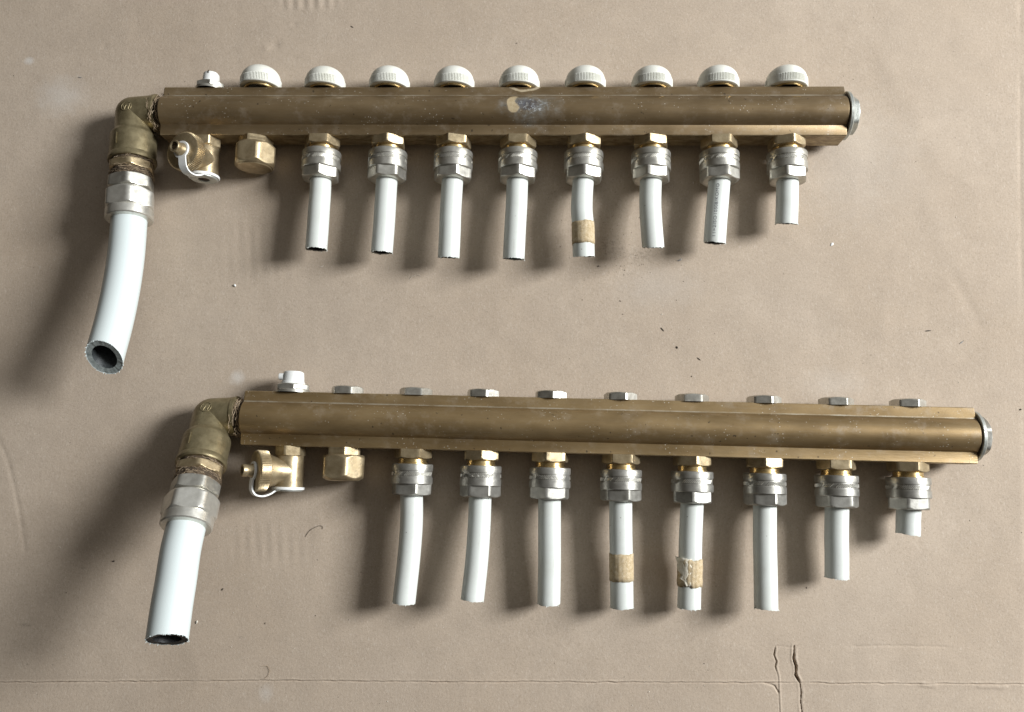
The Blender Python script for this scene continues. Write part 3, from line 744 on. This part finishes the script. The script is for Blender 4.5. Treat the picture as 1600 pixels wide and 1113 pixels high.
# ------------------------------------------------------------------ drain valves and cap nuts
def valve(m, px, py, th):
    x = fit_loc(m, px, py)
    b = MB()
    b.hexn(19.2, 26.6, 9.6, 10.9, (0, 0, 0), '-y', 0, 1, .3)
    b.lathe([(26, 8), (26.2, 9.4), (27, 9.7), (34, 10.0), (44, 10.3), (48.4, 10.4), (48.6, 6)], (0, 0, 0), '-y', 72)
    b.lathe([(0, 9.9), (6, 9.9), (9, 9.6), (16.5, 12.3), (17.5, 12.6), (17.6, 5)], (0, -37.5, 0), '-x', 72)
    v = put('drain_valve', b.mesh('drain_valve', 'brass', 30), m.root, (x, 0, AX), (0, th, 0))
    k = MB(); n = 272
    def kn(a, r, t_): return r - (.55 if (round(t_ / (2 * PI) * n) % 4 in (1, 2) and r > 13.6) else 0)
    k.lathe([(17.0, 11), (17.1, 13.9), (17.5, 14.6), (24.0, 14.6), (24.7, 13.9), (25.0, 12.9), (25.0, 4), (25.0, 3.9)], (0, -37.5, 0), '-x', n, kn)
    kc = put('knurled_cap', k.mesh('knurled_cap', 'brass', 30), v)
    h = MB(); h.lathe([(24.5, 5.0), (26.6, 5.0), (27.6, 4.5), (30.0, 4.0), (31.0, 4.4), (33.4, 4.4), (33.8, 4.1), (33.8, 3.1), (27, 3.1)], (0, -37.5, 0), '-x', 40)
    h.cur = 1; h.lathe([(31.5, 3.05), (31.5, .01)], (0, -37.5, 0), '-x', 24)  # dark disc paints the shade down the nipple bore
    put('hose_nipple', h.mesh('hose_nipple', ['brass', 'grime_shade'], 30), kc)
    s_ = MB()
    s_.lathe([(25.15, 5.05), (25.15, 6.4), (25.4, 6.6), (26.4, 6.6), (26.7, 6.4), (26.7, 5.05), (25.15, 5.05)], (0, -37.5, 0), '-x', 48)
    path = catmull([(-26.3, -42.5, 0), (-26.6, -46.5, 0), (-26.2, -51.0, 0), (-23.6, -54.2, 0), (-18.5, -55.0, 0), (-13.5, -53.4, 0), (-10.5, -51.4, 0), (-8.0, -50.6, 0)], 6)
    rs = []; zt = 4.2 if m is T else 0.0
    for i, p in enumerate(path):
        p = p + Vector((.0, 0, zt * (.35 + 1.0 * min(1, i / len(path) * 1.5))))
        t_ = (path[min(i + 1, len(path) - 1)] - path[max(i - 1, 0)]).normalized(); nrm = Vector((t_.y, -t_.x, 0)); wz = 3.1
        rs.append([p + nrm * u * .55 + Vector((0, 0, q * wz)) for u, q in ((1, -1), (1, 1), (-1, 1), (-1, -1))])
    s_.rings(rs, True, True, True)
    s_.lathe([(48.3, 10.2), (48.3, 11.2), (48.6, 11.4), (50.0, 11.4), (50.3, 11.1), (50.3, 10.3), (49.5, 10.2)], (0, 0, 0), '-y', 64)
    put('cap_strap', s_.mesh('cap_strap', 'white', 30), v)
    c_ = MB(); c_.cur = 1; c_.lathe([(49.4, 10.3), (50.9, 10.1), (51.4, 9.4), (51.4, 4.4), (50.6, 4.2)], (0, 0, 0), '-y', 60); c_.cur = 0
    c_.lathe([(50.6, 4.3), (50.5, .01)], (0, 0, 0), '-y', 40, lambda a, r, t_: r)  # dark disc paints the shade in the screw hole
    put('valve_screw', c_.mesh('valve_screw', ['grime_shade', 'zinc'], 30), v)
valve(T, 321, 250, math.radians(73)); valve(B, 452, 735, math.radians(37))

def cap_nut(m, px, py, rot, rot2):
    x = fit_loc(m, px, py)
    b = MB(); b.hexn(24.4, 41.5, 14.3, 15.9, (0, 0, 0), '-y', 1, 1, rot, slope=1.0)
    b.lathe([(40.9, 13.4), (42.3, 12.4), (43.0, 9.6), (43.2, .01)], (0, 0, 0), '-y', 64)
    c = put('cap_nut', b.mesh('cap_nut', 'brass'), m.root, (x, 0, AX))
    h = MB(); h.hexn(19.2, 24.6, 11.2, 12.7, (0, 0, 0), '-y', 0, 0, rot2)
    put('nut_collar', h.mesh('nut_collar', 'brass'), c)
cap_nut(T, 399, 238, .42, .9); cap_nut(B, 537, 722, .30, .25)

# ------------------------------------------------------------------ air vents
def vent(m, px, py, tall):
    x = fit_loc(m, px, py); b = MB()
    R0 = 11.8 if tall else 10.4
    b.lathe([(19.2, R0 + .9), (21.0, R0 + .9), (21.6, R0 + .2), (21.7, 6)], (0, 0, 0), 'y', 64)
    b.hexn(21.5, 25.6, R0 - .6, R0 + .8, (0, 0, 0), 'y', 0, 1, .35)
    v = put('air_vent', b.mesh('air_vent', 'nickel'), m.root, (x, 0, AX))
    c = MB(); k = 1.25 if tall else 1.0
    c.lathe([(25.5, 7.0 * k), (27.0, 7.0 * k), (27.4, 6.5 * k), (31.0, 6.3 * k), (34.2 if tall else 33.6, 6.0 * k), (34.8 if tall else 34.2, 5.4 * k), (34.8 if tall else 34.2, .01)], (0, 0, 0), 'y', 48,
            lambda a, r, t_: r * (1 - .10 * max(0, math.cos(2 * t_)) ** 3))
    if not tall: pass
    cc = put('vent_cap', c.mesh('vent_cap', 'white'), v)
    if tall:
        nb = MB(); nb.lathe([(0, 2.7), (3.2, 2.5), (3.5, 2.2), (3.5, 1.2), (1.5, 1.2)], (-5.8, 30.6, 4.0), '-x', 24)
        nb.cur = 1; nb.lathe([(2.0, 1.2), (2.0, .01)], (-5.8, 30.6, 4.0), '-x', 12)  # dark disc paints the shade in the nozzle hole
        put('vent_nozzle', nb.mesh('vent_nozzle', ['white', 'grime_shade']), cc)
    else:
        sl = MB(); sl.box((0, 33.2, 5.9), (.7, 2.4, 1.2)); put('vent_slot', sl.mesh('vent_slot', 'grime_shade'), cc)  # dark strip on the cap, slot shade put into its colour
vent(T, 330, 125, False); vent(B, 458, 602, True)

# ------------------------------------------------------------------ hand knobs on the upper manifold
def knob_mesh():
    b = MB(); n = 336
    def rf(a, r, t_):
        u = math.degrees(t_) % 120
        if 20 < u < 100 and 21.6 < a < 27.2 and (int(t_ / (2 * PI) * n + .5) % 4 in (1, 2)): return r - .65
        return r
    dome = [(27.4 + 11.0 * math.sin(q), 14.9 * math.cos(q) ** .94) for q in [PI / 2 * i / 14 for i in range(1, 14)]] + [(38.45, .01)]
    b.lathe([(20.6, 11.6), (20.5, 14.4), (20.8, 15.1), (21.4, 15.45), (21.7, 15.5), (27.1, 15.5), (27.3, 15.2), (27.4, 14.95)] + dome, (0, 0, 0), 'y', n, rf)
    return b.mesh('hand_knob', 'knob', 32)
KN = knob_mesh()
sb = MB(); sb.lathe([(19.2, 11.8), (19.7, 12.2), (20.6, 12.2), (20.9, 11.3), (20.9, 9)], (0, 0, 0), 'y', 64); STEM = sb.mesh('brass_stem', 'gold')
for i, px in enumerate((408, 508.5, 609, 710, 811.5, 914.5, 1018.5, 1122, 1228.5)):
    x = fit_loc(T, px, 125)
    k = put('hand_knob', KN, T.root, (x, 1.3 if i == 0 else 0.1 * math.sin(i * 4), AX), (0, -PI / 6 + .22 * math.sin(i * 2.7), 0), group='white hand knobs along the bar')
    put('brass_stem', STEM, k, (0, -(1.3 if i == 0 else 0) * .4, 0))

# ------------------------------------------------------------------ hexagonal plugs on the lower manifold
def hp(rot):
    b = MB(); b.hexn(19.1, 24.6, 10.6, 12.0, (0, 0, 0), 'y', 0, 1, rot); return b.mesh('hex_plug', 'nickel')
HP = [hp(q) for q in (.42, .30, .12, .5)]
for i, (px, k) in enumerate(((543, 0), (650, 3), (755, 1), (861, 2), (969.5, 1), (1081, 0), (1193.5, 1), (1306, 1), (1418, 1))):
    x = fit_loc(B, px, 612 + (px - 543) * .021)
    put('hex_plug', HP[k], B.root, (x, 0, AX), (0, .06 * math.sin(i * 3), 0), group='nickel hexagonal plugs along the bar')

# ------------------------------------------------------------------ debris lying on the cardboard
bpy.context.view_layer.update()
def ground(x, y):
    i = int(np.clip(np.searchsorted(xs, x), 0, len(xs) - 1)); j = int(np.clip(np.searchsorted(ys, y), 0, len(ys) - 1))
    return float(Z[i, j])
def chip(px, py, L_, Wd, ang, mat, label, cat, name, seed, h=.5, curl=0.0):
    r = random.Random(seed); x, y = at(px, py); g = ground(x, y)
    b = MB(); rs = []
    for i in range(7):
        u = i / 6 * 2 - 1; wv = max(.08, (1 - abs(u) ** 2.2)) * r.uniform(.7, 1.15)
        rs.append([(u * L_ / 2, math.cos(q) * Wd / 2 * wv + curl * u * u, .05 + h / 2 + math.sin(q) * h / 2 * wv + r.uniform(-.05, .05)) for q in [2 * PI * j / 8 for j in range(8)]])
    b.rings(rs, True, True, True)
    put(name, b.mesh(name, mat, 40), None, (x, y, g), (0, 0, math.radians(ang)), label, cat)
def hair(pts, rad, mat, label, name='hair'):
    P0 = [at(*p) for p in pts]; o = P0[0]
    P = catmull([(x - o[0], y - o[1], ground(x, y) + .2 + .5 * math.sin(PI * i / (len(P0) - 1))) for i, (x, y) in enumerate(P0)], 8)
    b = MB(); b.tube(P, rad, 5); put(name, b.mesh(name, mat, 60), None, (o[0], o[1], 0), (0, 0, 0), label, 'hair')
chip(367, 446, 2.6, 1.7, -50, 'white', 'tiny white oval bead left of the pipe ends, below the upper manifold', 'bead', 'white_bead', 1, 1.3)
chip(1300, 382, 3.0, 1.9, 55, 'white', 'small white paint flake right of the shortest upper pipe', 'flake', 'paint_flake', 2, .5)
chip(1062, 407, 4.0, 1.2, 25, 'greych', 'curled grey and white shaving just below the sixth upper pipe', 'shaving', 'plastic_shaving', 3, .7, .5)
chip(1450, 517, 5.4, .8, 5, 'dark', 'dark horizontal splinter near the right edge of the cardboard', 'splinter', 'wood_splinter', 4, .4)
chip(1503, 535, 4.2, .8, 38, 'greych', 'thin grey splinter slanting up, nearest the right edge', 'splinter', 'wood_splinter', 5, .4)
chip(1035, 515, 4.0, .7, -50, 'dark', 'dark sliver on bare cardboard midway between the two manifolds', 'splinter', 'wood_splinter', 6, .4)
chip(1058, 543, 2.2, 1.1, -70, 'dark', 'dark crumb above the fifth hexagonal plug', 'crumb', 'dark_crumb', 7, .7)
chip(1092, 561, 3.6, .7, -40, 'dark', 'dark sliver lying closest above the sixth hexagonal plug', 'splinter', 'wood_splinter', 8, .4)
chip(178, 877, 2.4, 1.1, 10, 'dark', 'blackish crumb left of the lower big pipe', 'crumb', 'dark_crumb', 9, .7)
chip(348, 921, 2.0, 1.0, 60, 'dark', 'dark crumb right of the lower big pipe, above a pale one', 'crumb', 'dark_crumb', 10, .7)
chip(308, 972, 2.6, 1.5, 70, 'pale', 'pale crumb beside the sawn end of the lower big pipe', 'crumb', 'pale_crumb', 11, .8)
chip(125, 121, 3.4, .9, -10, 'greych', 'small grey shaving in the upper left, left of the air vent', 'shaving', 'plastic_shaving', 12, .5)
chip(550, 42, 3.2, .7, -35, 'dark', 'short dark sliver above the round knobs near the top edge', 'splinter', 'wood_splinter', 13, .3)
chip(1470, 697, 1.0, .9, 0, 'dark', 'x', 'crumb', 'dark_crumb', 14, .5) if False else None
chip(1595, 640, 1.5, 1.3, 0, 'dark', 'round black crumb right of the lower end plug', 'crumb', 'dark_crumb', 15, .7)
chip(935, 416, 1.9, 1.0, 30, 'dark', 'dark crumb just right of the taped upper pipe end', 'crumb', 'dark_crumb', 16, .6)
chip(503, 417, 3.4, .5, 20, 'pale', 'thin pale shaving below the first upper pipe end', 'shaving', 'plastic_shaving', 17, .4, .4)
hair([(477, 839), (481, 833), (486, 828), (493, 824), (500, 821.5), (504, 823), (503.5, 827)], .14, 'dark', 'dark curled hair below the lower drain valve')
hair([(408, 1041), (418, 1041), (422, 1048), (419, 1056), (413, 1060)], .13, 'hemp', 'thin brown hooked hair just above the long bottom crease')
hair([(640, 437), (644, 433), (652, 430), (658, 432)], .10, 'pale', 'faint pale fibre below the second upper pipe')

def dust(name, n, mat, label, seed, clusters=(), sz=(.18, .55)):
    r = random.Random(seed); b = MB()
    pos = [(r.uniform(-10, 1610), r.uniform(-10, 1123)) for _ in range(n)]
    for cx_, cy_, sx, sy, k in clusters: pos += [(r.gauss(cx_, sx), r.gauss(cy_, sy)) for _ in range(k)]
    for px, py in pos:
        x, y = at(px, py); z = ground(x, y); s_ = r.uniform(*sz) * (1.7 if r.random() < .08 else 1); a = r.uniform(0, PI)
        e = r.uniform(1, 2.6); Mx = Matrix.Rotation(a, 3, 'Z') @ Matrix.Rotation(r.uniform(-.5, .5), 3, 'X')
        vs = [Mx @ Vector(p) for p in ((-s_ * e / 2, -s_ * .3, 0), (s_ * e / 2, -s_ * .4, 0), (s_ * e * .35, s_ * .5, 0), (-s_ * e * .4, s_ * .3, 0), (0, 0, s_ * .8))]
        b.add([(x + v.x, y + v.y, z + .08 + v.z) for v in vs], [[0, 1, 4], [1, 2, 4], [2, 3, 4], [3, 0, 4], [3, 2, 1, 0]])
    put(name, b.mesh(name, mat, 60), label=label, cat='dust', kind='stuff')
dust('pale_dust', 420, 'pale', 'pale specks of dust and plaster scattered over the whole cardboard', 21, ((330, 950, 60, 50, 30), (500, 300, 60, 60, 10)), (.14, .42))
dust('dark_dust', 260, 'dark', 'fine dark specks scattered on the cardboard, thickest below the taped upper pipe', 22,
     ((965, 360, 26, 30, 60), (985, 415, 30, 14, 34), (850, 330, 20, 40, 14), (1010, 470, 60, 40, 20)), (.14, .42))
